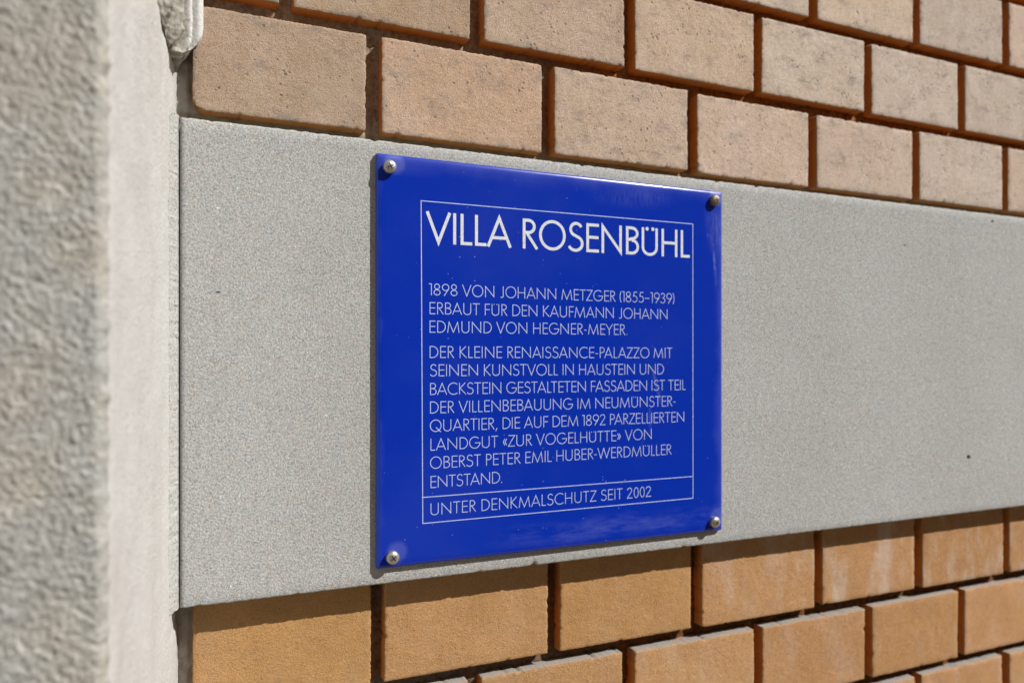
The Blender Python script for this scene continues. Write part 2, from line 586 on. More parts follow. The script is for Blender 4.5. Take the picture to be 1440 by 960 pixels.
PALE = [(0.46, 0.300, 0.198), (0.445, 0.298, 0.200), (0.43, 0.305, 0.21), (0.445, 0.325, 0.235)]
PINK = [(0.58, 0.462, 0.368), (0.555, 0.458, 0.378), (0.59, 0.462, 0.378), (0.55, 0.458, 0.388)]
OCHRE = [(0.455, 0.262, 0.105), (0.475, 0.285, 0.12), (0.44, 0.25, 0.10), (0.46, 0.265, 0.115)]
ORANGE = [(0.475, 0.26, 0.12), (0.455, 0.245, 0.105), (0.49, 0.28, 0.135)]
seed = 1
RIGHT = 1.75
rows = []
for k in range(0, 7):       # above the band
    base = A_J if k % 2 == 0 else B_J
    rows.append((EYE + .1570 + k * CO, base, k, True))
for k in range(0, 7):       # below
    base = E_J if k % 2 == 0 else F_J
    rows.append((EYE - .2225 - k * CO, base, k, False))
nb = 0
for (zb, base, k, above) in rows:
    js = extend(base, RIGHT)
    if base in (B_J, F_J):
        js = [-.0075] + js
    for i in range(len(js) - 1):
        xa, xb = js[i], js[i + 1]
        jw = .0100 + random.uniform(-.0012, .0012)
        x0, x1 = xa + jw / 2, xb - jw / 2
        z0 = zb + random.uniform(-.0005, .0005)
        z1 = z0 + HB + random.uniform(-.0006, .0006)
        if k == 0 and not above:
            z1 += .0055
        rb = 0
        if i == 0:
            x0 = .0012
            if k == 0 and above:
                x1 = .1106
                rb = .0085
            elif k == 0:
                x1 = .1142
        elif i == 1 and k == 0:
            x0 = .1214 if above else .1232
        infr = x0 < .86 and k < 4
        res = .0012 if infr and x0 < .5 and k < 3 else (.0022 if infr else .04)
        out = random.uniform(-.0008, .0008)
        vs, fs = brick_mesh(x0, x1, z0, z1, out, seed, res, round_bl=rb)
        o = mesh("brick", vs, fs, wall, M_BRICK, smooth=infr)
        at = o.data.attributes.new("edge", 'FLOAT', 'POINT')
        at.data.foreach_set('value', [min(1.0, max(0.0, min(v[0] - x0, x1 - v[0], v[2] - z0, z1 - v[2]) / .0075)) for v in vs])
        rr = random.Random(seed * 7 + 1)
        t = min(1, max(0, (x0 - .05) / .42 + rr.uniform(-.12, .12) + k * .10))
        if above:
            a, b = rr.choice(PALE), rr.choice(PINK)
            t = min(1, max(0, t))
            bloom = .12 + .25 * rr.random()
        else:
            a, b = rr.choice(OCHRE), rr.choice(ORANGE)
            bloom = .05 + .15 * rr.random()
            if k == 0 and x0 > .5:
                bloom = .6
            if k == 0 and .38 < x0 < .5:
                bloom = .35
        f = rr.uniform(.95, 1.05)
        o.color = (*[(a[q] * (1 - t) + b[q] * t) * f for q in range(3)], bloom)
        seed += 1
        nb += 1
# the wall goes on: far courses joined in one part
fv, ff = [], []
def far_brick(x0, x1, z0, z1):
    n0 = len(fv)
    for y in (0.0, .034):
        for (x, z) in ((x0, z0), (x1, z0), (x1, z1), (x0, z1)):
            fv.append((x, y, z))
    for q in ((0, 1, 2, 3), (1, 0, 4, 5), (2, 1, 5, 6), (3, 2, 6, 7), (0, 3, 7, 4)):
        ff.append(tuple(n0 + i for i in q))
for k in range(-19, 33):
    if k >= 0:
        zb = EYE + .1570 + k * CO
    else:
        zb = EYE - .2225 + (k + 1) * CO
    if zb < .01 or zb > 3.3:
        continue
    kk = k if k >= 0 else -k - 1
    off = 0 if kk % 2 == 0 else -PITCH / 2
    far_rows = kk >= 7
    x = RIGHT + .12 if not far_rows else .0012
    x = x + (0 if far_rows else off)
    while x < 4.2:
        far_brick(x, x + .123, zb, zb + HB)
        x += PITCH
fo = mesh("far_bricks", fv, ff, wall, M_BRICK, smooth=False)
fo['kind'] = 'stuff'
fo.color = (.45, .29, .17, .2)

# mortar bed, recessed behind the brick faces
def mortar_sheet(x0, x1, z0, z1, res, name="mortar"):
    nu, nv = int((x1 - x0) / res) + 2, int((z1 - z0) / res) + 2
    vs = []
    for j in range(nv):
        for i in range(nu):
            x = x0 + (x1 - x0) * i / (nu - 1)
            z = z0 + (z1 - z0) * j / (nv - 1)
            y = .0112 + .0016 * nz(x, z, 0, 60) + .0015 * nz(x, z, 3, 210) + .0007 * nz(x, z, 5, 420)
            zl = z - EYE - .1525
            if abs(zl) < .006:
                y -= .0036 * (1 - (abs(zl) / .006) ** 3) * .3 * min(1, max(0, (x + .001) / .004))
            if x < .0:
                y -= .002
            vs.append((x, y, z))
    return vs, grid_faces(nu, nv)
vs, fs = mortar_sheet(-.03, .90, EYE + .135, EYE + .40, .0018)
n0 = len(vs)
v2, f2 = mortar_sheet(-.03, .90, EYE - .40, EYE - .135, .0018)
vs += v2
fs += [tuple(i + n0 for i in q) for q in f2]
def quad(x0, x1, z0, z1):
    n = len(vs)
    vs.extend([(x0, .0118, z0), (x1, .0118, z0), (x1, .0118, z1), (x0, .0118, z1)])
    fs.append((n, n + 1, n + 2, n + 3))
quad(-.03, 4.25, EYE + .40, 3.4)
quad(-.03, 4.25, 0, EYE - .40)
quad(-.03, 4.25, EYE - .135, EYE + .135)
quad(.90, 4.25, EYE - .40, EYE - .135)
quad(.90, 4.25, EYE + .135, EYE + .40)
mesh("mortar", vs, fs, wall, M_MORTAR)

# ------------------------------------------------------------------ grey stone band
BX0, BX1, BZ0, BZ1 = -.0056, 4.2, EYE - .1503 * .9919, EYE + .1483 * .9919
xs = []
x = BX0
while x < .95:
    xs.append(x)
    x += .0016
while x < BX1:
    xs.append(x)
    x += .05
xs.append(BX1)
prof = []                                   # (n outward, z, jitter weight)
prof.append((-.012, BZ0, 0))
prof.append((.004, BZ0, .5))
prof.append((.0154, BZ0 + .0000, 1))
prof.append((.0162, BZ0 + .0004, 1))
prof.append((.0165, BZ0 + .0012, .4))
NZ = 60
for j in range(1, NZ):
    prof.append((.0165, BZ0 + .0012 + (BZ1 - BZ0 - .0036) * j / NZ, 0))
prof.append((.0165, BZ1 - .0020, .4))
prof.append((.0158, BZ1 - .0008, 1))
prof.append((.0144, BZ1 - .0000, 1))
prof.append((.004, BZ1, .5))
prof.append((-.012, BZ1, 0))
vs = []
for (n_, z, jw) in prof:
    for x in xs:
        j1 = .00045 * nz(x, z * 3, 1, 300) + .0004 * nz(x, z * 3, 1, 900)
        c = nz(x, 7 if z > EYE else 2, 5, 120)
        chip = max(0, c - .38) * .005
        sgn = -1 if z > EYE else 1
        zz = z + jw * (j1 + sgn * chip)
        y = -(n_ + .00018 * nz(x, z, 0, 260) - jw * chip * .5)
        if x == BX0 and n_ > .01:
            y += .0016
        vs.append((x, y, zz))
fs = grid_faces(len(xs), len(prof))
# left end
nl = len(vs)
for (n_, z, jw) in prof:
    vs.append((BX0 + .0002, .012, z))
for j in range(len(prof) - 1):
    fs.append((j * len(xs), (j + 1) * len(xs), nl + j + 1, nl + j))
band = mesh("stone_band", vs, fs, None, M_BAND)
band['label'] = "smooth grey stone band running across the brick wall behind the blue plaque"
band['category'] = "stone band"

# ------------------------------------------------------------------ left pilaster
pil = empty("stone_pilaster", (-.2, 0, 0), "pale stone pilaster with hammered front and smooth side, at the left edge of the photo", "pilaster")
PA = (-.0078, .012)      # foot of the smooth side at the mortar
PB = (-.0272, -.200)     # front corner
vs = []
zs = [EYE - .50 + i * .0028 for i in range(int(1.0 / .0028))]
zs = [0, EYE - .8] + zs + [EYE + .8, 3.3]
NU = 64
for z in zs:
    for i in range(NU + 1):
        t = i / NU
        x = PA[0] + (PB[0] - PA[0]) * t
        y = PA[1] + (PB[1] - PA[1]) * t
        d = .0005 * nz(y, z, 0, 40) + .00035 * nz(y, z, 3, 160) + .00022 * nz(y, z, 6, 420)
        # very slight arrises where the margin was dressed in bands
        d += -.0006 * math.exp(-((t - .30) / .03) ** 2)
        if t > .93:
            d -= ((t - .93) / .07) ** 2 * (.0026 + .0012 * nz(0, z, 2, 170))
        if z < EYE - .166 and z > EYE - .5 and t < .30:
            d += .0010 * (1 - t / .30)
        vs.append((x + d, y - d * .15, z))
mesh("smooth_margin", vs, grid_faces(NU + 1, len(zs), flip=True), pil, M_SMOOTH, label="smooth sunlit side of the pilaster")
# rough hammered front, and its far left side
RZ0, RZ1 = EYE - .22, EYE + .22
vs = []
res = .0007
nu = int(.16 / res)
nv = int((RZ1 - RZ0) / res)
for j in range(nv + 1):
    z = RZ0 + (RZ1 - RZ0) * j / nv
    for i in range(nu + 1):
        s_ = .16 * i / nu
        x = PB[0] - s_
        h = noise.fractal(Vector((x * 520 + z * 140, z * 400 - x * 120, 0)), .8, 2.1, 3)
        h2 = nz(x + z * .3, z, 2, 480)
        e = min(1, s_ / .004)
        y = PB[1] - .0016 + (-h * .00060 - abs(h2) * .00036 - .0004 * nz(x, z, 11, 60)) * e
        edge = .0014 * nz(z, s_ * .3, 9, 190) * max(0, 1 - s_ / .005)
        y += .0035 * max(0, 1 - s_ / .0045) ** 2
        vs.append((x + edge, y, z))
fs = grid_faces(nu + 1, nv + 1, flip=True)
# strip that ties the hammered front back to the smooth margin
nb0 = len(vs)
for j in range(nv + 1):
    z = RZ0 + (RZ1 - RZ0) * j / nv
    vs.append((PB[0] - .0004, PB[1] + .004, z))
for j in range(nv):
    a, b = j * (nu + 1), (j + 1) * (nu + 1)
    fs.append((a, b, nb0 + j + 1, nb0 + j))
def addbox(x0, x1, y0, y1, z0, z1):
    n = len(vs)
    for z in (z0, z1):
        vs.extend([(x0, y0, z), (x1, y0, z), (x1, y1, z), (x0, y1, z)])
    for q in ((0, 1, 5, 4), (3, 0, 4, 7), (4, 5, 6, 7), (3, 2, 1, 0)):
        fs.append(tuple(n + i for i in q))
addbox(-1.3, PB[0] - .0005, PB[1] - .0018, .01, 0, RZ0)
addbox(-1.3, PB[0] - .0005, PB[1] - .0018, .01, RZ1, 3.3)
addbox(-1.3, PB[0] - .160, PB[1] - .0018, .01, RZ0, RZ1)
fs = [tuple(reversed(f)) if i < nu * nv else f for i, f in enumerate(fs)]
rf_ = mesh("rough_face", vs, fs, pil, M_ROUGH, label="coarsely hammered front of the pilaster")
rf_.data.polygons.foreach_set('use_smooth', [i < nu * nv for i in range(len(rf_.data.polygons))])

# ragged lime pointing between pilaster and band
vs = []
zs = []
z = EYE - .1492
while z < EYE + .1480:
    zs.append(z)
    z += .0005
for z in zs:
    e = .5 + .5 * nz(0, z, 0, 150)
    r = .0006 * nz(1, z, 3, 400)
    q = [(-.0076, .010, 0), (-.0068, -.0130, .3), (-.0080, -.0178 + r, 1), (-.0094, -.0190 - e * .002, 1), (-.0104, -.023 - e * .004, .6), (-.0124, -.031, 0)]
    for (x, y, wgt) in q:
        d = wgt * (.0003 * nz(x, y, z, 700) + .00035 * nz(x, y + 3, z, 330))
        vs.append((x + d + (.0007 if 0 < wgt else -.0003), y - d, z))
mesh("pointing", vs, grid_faces(6, len(zs), flip=True), pil, M_FILLET, label="ragged lime pointing beside the grey band")

# carved fluted drop in the corner above the band
def side_x(n_):
    return -.0089 - .0915 * n_ + .0003


def carved(name):
    """Hollows and fillets running up the corner; the lower end is broken off along an arched line."""
    vs = []
    NJ, NI = 240, 170
    zt = EYE + 1.70
    L0 = Vector((side_x(.115) - .0015, -.115, 0))
    C0 = Vector((side_x(.030) + .0022, -.030, 0))
    R0 = Vector((.0048, -.0165, 0))
    # height of the broken lower end along the section (0 = street side, 1 = next to the brick)
    ends = [(0, .1900), (.16, .1880), (.33, .1862), (.50, .1838), (.60, .1812), (.66, .1792), (.72, .1806), (.80, .1838), (.86, .1856), (.92, .1885), (.96, .1925), (1.0, .1965)]

    def low(t):
        for (a, va), (b, vb) in zip(ends, ends[1:]):
            if t <= b:
                q = (t - a) / (b - a)
                return va + (vb - va) * q
        return ends[-1][1]
    sec = []
    for i in range(NI + 1):
        t = i / NI
        p = L0 * (1 - t) ** 2 + C0 * 2 * t * (1 - t) + R0 * t * t
        d = (C0 - L0) * 2 * (1 - t) + (R0 - C0) * 2 * t
        nrm = Vector((-d.y, d.x, 0))
        if nrm.x < 0 and nrm.y > 0:
            nrm = -nrm
        nrm.normalize()
        fl = 0
        for (c, wd, dp) in ((.30, .10, .0026), (.53, .09, .0055), (.70, .060, .0055), (.835, .045, .0060)):
            q = (t - c) / wd
            if abs(q) < 1:
                fl -= (1 - q * q) * dp
        if t > .88:
            q = (t - .945) / .065
            fl += max(0, 1 - q * q) ** .5 * .0026
        sec.append((p, nrm, fl + .0020, t))
    for j in range(NJ + 1):
        s_ = (j / NJ) ** 3.0
        for (p, nrm, fl, t) in sec:
            zb = EYE + low(t) + .0008 * nz(t * .08, 0, 3, 300)
            z = zb + (zt - zb) * s_
            hh = z - zb
            am = min(1, .25 + (hh / .007)) if t < .88 else min(1, (hh / .006)) ** .6
            rough = 1 if t < .88 else .2
            ns = (.0007 * nz(p.x, z, t * .05, 190) + .0006 * nz(p.x, z, t * .05 + 1, 480)) * rough
            q = p + nrm * (fl * am + ns - (1 - am) * .0014)
            if t < .70:             # the hollows die back into the pilaster side
                k = min(1, hh / .011) ** .55
                base = Vector((side_x(-q.y) - .0002, q.y, 0))
                q = base.lerp(q, k) + Vector((.0009 * nz(p.x * 2, z, 4, 400), 0, 0))
            vs.append((q.x, q.y, z))
    fs = [tuple(f) for f in grid_faces(NI + 1, NJ + 1)]
    n0 = len(vs)
    for i in range(NI + 1):
        v = vs[i]
        vs.append((-.0125 + .012 * (i / NI) ** 3, .010, v[2] + .002))
    for i in range(NI):
        fs.append((i + 1, i, n0 + i, n0 + i + 1))
    n0 = len(vs)
    for j in range(NJ + 1):
        v = vs[j * (NI + 1) + NI]
        vs.append((v[0] - .0006, .010, v[2]))
    for j in range(NJ):
        a, b = j * (NI + 1) + NI, (j + 1) * (NI + 1) + NI
        fs.append((b, a, n0 + j, n0 + j + 1))
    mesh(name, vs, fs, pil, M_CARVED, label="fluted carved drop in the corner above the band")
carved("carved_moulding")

# ------------------------------------------------------------------ plaque
plaque = empty("memorial_plaque", (PX0, -PLATE_N, PZ0), "square blue enamel plaque with white German lettering screwed to the grey stone band", "plaque")


def plate():
    """Enamelled sheet: flat face, softly rolled rim, closed at the back."""
    rings = [(.0034, .0000, .30), (.0034, .0000, .0), (.0020, .0000, 0), (.0007, .0000, 0), (.00022, .0002, 0), (0.0, .0006, 0), (-.0001, .0010, 0)]
    path = []          # inset, back
    for (ins, back) in ((.0055, 0), (.0030, .00012), (.0016, .00035), (.0007, .00075), (.00015, .0014), (.0, .0024)):
        path.append((ins, back))
    vs, fs = [], []
    cr = .0014
    def ring(ins, back):
        pts = []
        r = max(.0006, cr - ins * .2)
        for (cx, cz, a0) in ((PW - ins - r, PH - ins - r, 0), (ins + r, PH - ins - r, 90), (ins + r, ins + r, 180), (PW - ins - r, ins + r, 270)):
            for q in range(6):
                a = R(a0 + 90 * q / 5)
                pts.append((cx + r * math.cos(a), back, cz + r * math.sin(a)))
        return pts
    prev = None
    for (ins, back) in path:
        n0 = len(vs)
        vs.extend(ring(ins, back))
        if prev is not None:
            for i in range(24):
                fs.append((prev + i, n0 + i, n0 + (i + 1) % 24, prev + (i + 1) % 24))
        else:
            fs.append(tuple(range(24))[::-1])
        prev = n0
    me = bpy.data.meshes.new("enamel_plate")
    me.from_pydata(vs, [], fs)
    me.validate()
    bm = bmesh.new()
    bm.from_mesh(me)
    bmesh.ops.recalc_face_normals(bm, faces=bm.faces)
    # open shell: make sure that the face looks to the street
    bm.faces.ensure_lookup_table()
    big = max(bm.faces, key=lambda f: f.calc_area())
    if big.normal.y > 0:
        bmesh.ops.reverse_faces(bm, faces=bm.faces)
    bm.to_mesh(me)
    bm.free()
    me.polygons.foreach_set('use_smooth', [len(p.vertices) == 4 for p in me.polygons])
    link("enamel_plate", me, plaque, M_ENAMEL)
    # backing sheet, slightly smaller
    vs, fs = [], []
    i_ = .0003
    for y in (.0024, .0044):
        vs.extend([(i_, y, i_), (PW - i_, y, i_), (PW - i_, y, PH - i_), (i_, y, PH - i_)])
    fs = [(0, 1, 5, 4), (1, 2, 6, 5), (2, 3, 7, 6), (3, 0, 4, 7), (0, 3, 2, 1)]
    me = bpy.data.meshes.new("backing_sheet")
    me.from_pydata(vs, [], fs)
    link("backing_sheet", me, plaque, M_EDGE)
plate()


# ---- lettering: single-line geometric capitals drawn as ribbons
def arc(cx, cy, rx, ry, a0, a1, n=20):
    return [(cx + rx * math.cos(R(a0 + (a1 - a0) * i / n)), cy + ry * math.sin(R(a0 + (a1 - a0) * i / n))) for i in range(n + 1)]


def glyph(ch, s):
    """(advance width, strokes). Coordinates of stroke centre lines, cap height 1, stroke width s."""
    h = s / 2
    T, B = 1 - h, h
    if ch == 'A':
        return .74, [[(.0 + h * .4, 0), (.37, 1.0 - h), (.74 - h * .4, 0)], [(.135, .30), (.605, .30)]]
    if ch == 'B':
        return .46, [[(h, 0), (h, 1)], [(h, T), (.20, T)] + arc(.20, .755, .20 - h * .2, .245 - h, 90, -90, 12)[1:] + [(h, .51)], [(.20, .51)] + arc(.205, .51 / 2 + h / 2, .255 - h, .255 - h / 2, 90, -90, 12)[1:] + [(h, B)]]
    if ch == 'C':
        return .82, [arc(.5, .5, .5 - h, .5 - h + .015, 48, 312, 30)]
    if ch == 'D':
        return .66, [[(h, B), (h, T), (.20, T)] + arc(.20, .5, .46 - h, .5 - h, 90, -90, 22)[1:] + [(h, B)]]
    if ch == 'E':
        return .40, [[(.40, T), (h, T), (h, B), (.40, B)], [(h, .52), (.385, .52)]]
    if ch == 'F':
        return .38, [[(.38, T), (h, T), (h, 0)], [(h, .50), (.36, .50)]]
    if ch == 'G':
        return .96, [arc(.5, .5, .5 - h, .5 - h + .015, 45, 360, 34)[:-1] + [(.96, .47), (.50, .47)]]
    if ch == 'H':
        return .60, [[(h, 0), (h, 1)], [(.60 - h, 0), (.60 - h, 1)], [(h, .50), (.60 - h, .50)]]
    if ch == 'I':
        return s, [[(h, 0), (h, 1)]]
    if ch == 'J':
        return .30, [[(.30 - h, 1), (.30 - h, .14)] + arc(.16, .14, .14 - h, .15 - h, 0, -140, 10)]
    if ch == 'K':
        return .52, [[(h, 0), (h, 1)], [(.47, 1), (.07, .53), (.52, 0)]]
    if ch == 'L':
        return .37, [[(h, 1), (h, B), (.37, B)]]
    if ch == 'M':
        return .82, [[(h, 0), (.13, .90), (.41, .05), (.69, .90), (.82 - h, 0)]]
    if ch == 'N':
        return .64, [[(h, 0), (h, .93), (.64 - h, .07), (.64 - h, 1)]]
    if ch == 'O':
        return 1.0, [arc(.5, .5, .5 - h, .5 - h + .015, 0, 360, 44)]
    if ch == 'P':
        return .43, [[(h, 0), (h, T), (.19, T)] + arc(.19, .735, .24 - h, .265 - h, 90, -90, 14)[1:] + [(h, .47 + h)]]
    if ch == 'Q':
        return 1.0, [arc(.5, .5, .5 - h, .5 - h + .015, 0, 360, 44), [(.52, .36), (.95, -.04)]]
    if ch == 'R':
        return .47, [[(h, 0), (h, T), (.19, T)] + arc(.19, .745, .235 - h, .255 - h, 90, -90, 14)[1:] + [(h, .49 + h)], [(.15, .50), (.46, 0)]]
    if ch == 'S':
        top = arc(.25, .755, .195 - h * .6, .26 - h, 25, 235, 18)
        bot = arc(.225, .275, .235 - h * .6, .29 - h, 58, -155, 20)
        return .46, [top + bot]
    if ch == 'T':
        return .46, [[(0, T), (.46, T)], [(.23, T), (.23, 0)]]
    if ch in 'UÜ':
        st = [[(h, 1), (h, .29)] + arc(.29, .29, .29 - h, .30 - h, 180, 360, 20) + [(.58 - h, 1)]]
        if ch == 'Ü':
            st += [('dot', .19, .955), ('dot', .39, .955)]
        return .58, st
    if ch == 'V':
        return .66, [[(.0 + h * .4, 1), (.33, .0 + h), (.66 - h * .4, 1)]]
    if ch == 'W':
        return 1.02, [[(0 + h * .4, 1), (.27, .05), (.51, .95), (.75, .05), (1.02 - h * .4, 1)]]
    if ch == 'Y':
        return .60, [[(0, 1), (.30, .47), (.60, 1)], [(.30, .47), (.30, 0)]]
    if ch == 'Z':
        return .56, [[(.03, T), (.54, T), (.03, B), (.56, B)]]
    if ch == '1':
        return .20, [[(.0, T - .01), (.20 - h, T - .01), (.20 - h, 0)]]
    if ch == '8':
        return .50, [arc(.25, .755, .205 - h, .245 - h, 0, 360, 24), arc(.25, .255, .25 - h, .255 - h, 0, 360, 28)]
    if ch == '9':
        return .54, [arc(.27, .70, .27 - h, .30 - h, 0, 360, 26), [(.50, .57), (.17, 0)]]
    if ch == '5':
        return .46, [[(.43, T), (.16, T), (.105, .60)] + arc(.20, .315, .255 - h, .315 - h, 112, -140, 22)]
    if ch == '3':
        return .44, [arc(.20, .755, .20 - h, .245 - h, 165, -90, 16), arc(.19, .265, .25 - h, .265 - h, 90, -160, 20)]
    if ch == '2':
        return .47, [arc(.225, .745, .215 - h, .255 - h, 175, -25, 16) + [(.03, B), (.47, B)]]
    if ch == '0':
        return .52, [arc(.26, .5, .26 - h, .5 - h, 0, 360, 32)]
    if ch == '(':
        return .13, [arc(.62, .48, .60, .85, 142, 218, 12)]
    if ch == ')':
        return .13, [arc(-.49, .48, .60, .85, 38, -38, 12)]
    if ch == '–':
        return .50, [[(0, .42), (.50, .42)]]
    if ch == '-':
        return .25, [[(0, .40), (.25, .40)]]
    if ch == '.':
        return .10, [('dot', .05, .055)]
    if ch == ',':
        return .15, [[(.14, .11), (.02, -.15)]]
    if ch == '«':
        return .34, [[(.17, .70), (.02, .42), (.17, .14)], [(.34, .70), (.19, .42), (.34, .14)]]
    if ch == '»':
        return .34, [[(.0, .70), (.15, .42), (.0, .14)], [(.17, .70), (.32, .42), (.17, .14)]]
    return .3, []


STRAIGHT, ROUND, DIAG = .058, .028, .004
LSB = {}
for c_ in 'BDEFHIKLNPRUÜ':
    LSB[c_] = [STRAIGHT, STRAIGHT]
for c_ in 'BDPRK':
    LSB[c_] = [STRAIGHT, .012]
for c_ in 'EFL':
    LSB[c_] = [STRAIGHT, .006]
for c_ in 'COGQ':
    LSB[c_] = [ROUND, ROUND]
for c_ in 'AVWYTZJXM':
    LSB[c_] = [DIAG, DIAG]
LSB['S'] = [.022, .022]
LSB['M'] = [.035, .035]
LSB['J'] = [.0, STRAIGHT]
for c_ in '0235689':
    LSB[c_] = [.026, .026]
LSB['1'] = [.0, .045]
KERN = {('L', 'T'): -.09, ('L', 'Z'): -.0, ('A', 'V'): -.1, ('R', 'V'): -.03, ('A', 'T'): -.05, ('P', 'A'): -.09, ('T', 'A'): -.05, ('L', 'A'): -.0, ('L', 'H'): 0, ('F', 'A'): -.05, ('-', 'W'): -.03}


WIDEN = {'A': .83 / .74, 'B': .56 / .46, 'D': .74 / .66, 'E': .51 / .40, 'F': .47 / .38, 'H': .70 / .60, 'J': .39 / .30, 'K': .61 / .52,
         'L': .40 / .37, 'M': 1.09 / .82, 'N': .85 / .64, 'P': .50 / .43, 'R': .54 / .47, 'S': .60 / .46, 'T': .62 / .46, 'U': .70 / .58, 'Ü': .70 / .58,
         'V': .79 / .66, 'W': 1.29 / 1.02, 'Z': .64 / .56, 'Y': .70 / .60, '8': .61 / .50, '9': .64 / .54, '5': .57 / .46, '3': .53 / .44,
         '2': .60 / .47, '1': .25 / .20, 'C': .86 / .82}


def wide_glyph(ch, s):
    adv, st = glyph(ch, s)
    f = WIDEN.get(ch, 1.0)
    out = []
    for k in st:
        if k[0] == 'dot':
            out.append(('dot', k[1] * f, k[2]))
        else:
            out.append([(p[0] * f, p[1]) for p in k])
    return adv * f, out


def layout(text, s):
    x, out = 0.0, []
    ex = .030 if s < .09 else 0.0        # the small lines are set looser
    prev = None
    for ch in text:
        if ch == ' ':
            x += .30
            prev = ' '
            continue
        l, r = LSB.get(ch, (.05, .05))
        l, r = l + (ex if l > .05 else ex * .45), r + (ex if r > .05 else ex * .45)
        adv, st = wide_glyph(ch, s)
        if prev is not None:
            x += l + KERN.get((prev, ch), 0)
        out.append((x, st))
        x += adv + r
        last_r = r
        prev = ch
    return out, x - last_r


def ribbon(pts, wd, closed=False):
    """Offset outline of a poly-line with mitred corners; returns left/right points."""
    n = len(pts)
    res = []
    for i in range(n):
        p = Vector(pts[i])
        a = Vector(pts[i - 1]) if (i > 0 or closed) else None
        b = Vector(pts[(i + 1) % n]) if (i < n - 1 or closed) else None
        d1 = (p - a).normalized() if a is not None and (p - a).length > 1e-9 else None
        d2 = (b - p).normalized() if b is not None and (b - p).length > 1e-9 else None
        if d1 is None:
            d1 = d2
        if d2 is None:
            d2 = d1
        n1 = Vector((-d1.y, d1.x))
        n2 = Vector((-d2.y, d2.x))
        m = n1 + n2
        if m.length < .35:
            m = n1
            k = 1
        else:
            m.normalize()
            k = 1 / max(.16, m.dot(n1))
            k = min(k, 3.2)
        res.append((p + m * wd / 2 * k, p - m * wd / 2 * k))
    return res


def text_mesh(text, x0, z0, x1, z1, cap, s, mat, label):
    """Print a line between two baseline ends in plaque space."""
    lay, total = layout(text, s)
    want = (x1 - x0) / cap
    grow = 1 + (want / total - 1) * .25                 # a little in the letters, the rest in the spacing
    track = (want / grow - total) / (len(text) - 1)
    order = [k for k, ch in enumerate(text) if ch != ' ']
    lay = [(gx + track * k, st) for (gx, st), k in zip(lay, order)]
    sx = cap * grow
    vs, fs = [], []
    lift = [0.00003]
    def emit(pairs, closed):
        n0 = len(vs)
        y = -lift[0]
        lift[0] += .00005
        if lift[0] > .00018:
            lift[0] = .00003
        for (a, b) in pairs:
            y -= .0000012
            vs.append((a.x, y, a.y))
            vs.append((b.x, y, b.y))
        n = len(pairs)
        for i in range(n if closed else n - 1):
            a, b = n0 + 2 * i, n0 + 2 * ((i + 1) % n)
            fs.append((a, a + 1, b + 1, b))
    for (gx, strokes) in lay:
        for st in strokes:
            def tr(p):
                X = x0 + (gx + p[0]) * sx
                return (X, z0 + (z1 - z0) * (X - x0) / (x1 - x0) + p[1] * cap)
            if st[0] == 'dot':
                c = tr((st[1], st[2]))
                r = cap * s * .66
                n0 = len(vs)
                y = -.00026
                for q in range(14):
                    vs.append((c[0] + r * math.cos(q * math.tau / 14), y, c[1] + r * math.sin(q * math.tau / 14)))
                fs.append(tuple(n0 + q for q in range(14)))
                continue
            pts = [tr(p) for p in st]
            closed = (Vector(pts[0]) - Vector(pts[-1])).length < 1e-7
            if closed:
                pts = pts[:-1]
            emit(ribbon(pts, s * cap, closed), closed)
    me = bpy.data.meshes.new("lettering")
    me.from_pydata(vs, [], fs)
    me.validate()
    o = link("lettering", me, plaque, mat)
    o['label'] = label


def pl(x, y):
    return (x / 1000 * KP - PX0, y / 1000 * KP + EYE - PZ0)


LINES = [
    ("VILLA ROSENBÜHL", (148.5, 80.6), (368.3, 82.6), .0215, .102),
    ("1898 VON JOHANN METZGER (1855–1939)", (150.3, 44.9), (353.3, 45.3), .0081, 0),
    ("ERBAUT FÜR DEN KAUFMANN JOHANN", (150.7, 32.0), (346.8, 32.6), .0081, 0),
    ("EDMUND VON HEGNER-MEYER.", (150.7, 19.3), (309.5, 19.8), .0081, 0),
    ("DER KLEINE RENAISSANCE-PALAZZO MIT", (150.8, 1.9), (351.3, 2.1), .0081, 0),
    ("SEINEN KUNSTVOLL IN HAUSTEIN UND", (150.9, -10.7), (343.5, -10.7), .0081, 0),
    ("BACKSTEIN GESTALTETEN FASSADEN IST TEIL", (151.1, -23.5), (364.4, -23.4), .0081, 0),
    ("DER VILLENBEBAUUNG IM NEUMÜNSTER-", (151.1, -36.2), (354.5, -36.1), .0081, 0),
    ("QUARTIER, DIE AUF DEM 1892 PARZELLIERTEN", (151.0, -48.8), (362.9, -48.9), .0081, 0),
    ("LANDGUT «ZUR VOGELHÜTTE» VON", (151.4, -61.7), (331.9, -61.5), .0081, 0),
    ("OBERST PETER EMIL HUBER-WERDMÜLLER", (151.1, -74.2), (350.6, -74.4), .0081, 0),
    ("ENTSTAND.", (151.4, -87.4), (204.7, -87.3), .0081, 0),
    ("UNTER DENKMALSCHUTZ SEIT 2002", (151.4, -106.1), (331.5, -106.3), .0081, 0),
]
for i, (t, a, b, cap, s) in enumerate(LINES):
    a, b = pl(*a), pl(*b)
    text_mesh(t, a[0], a[1], b[0], b[1], cap, s or .063, M_LETTER if i == 0 else M_LETTER2,
              ("large white title line reading " if i == 0 else "small white line reading ") + t)


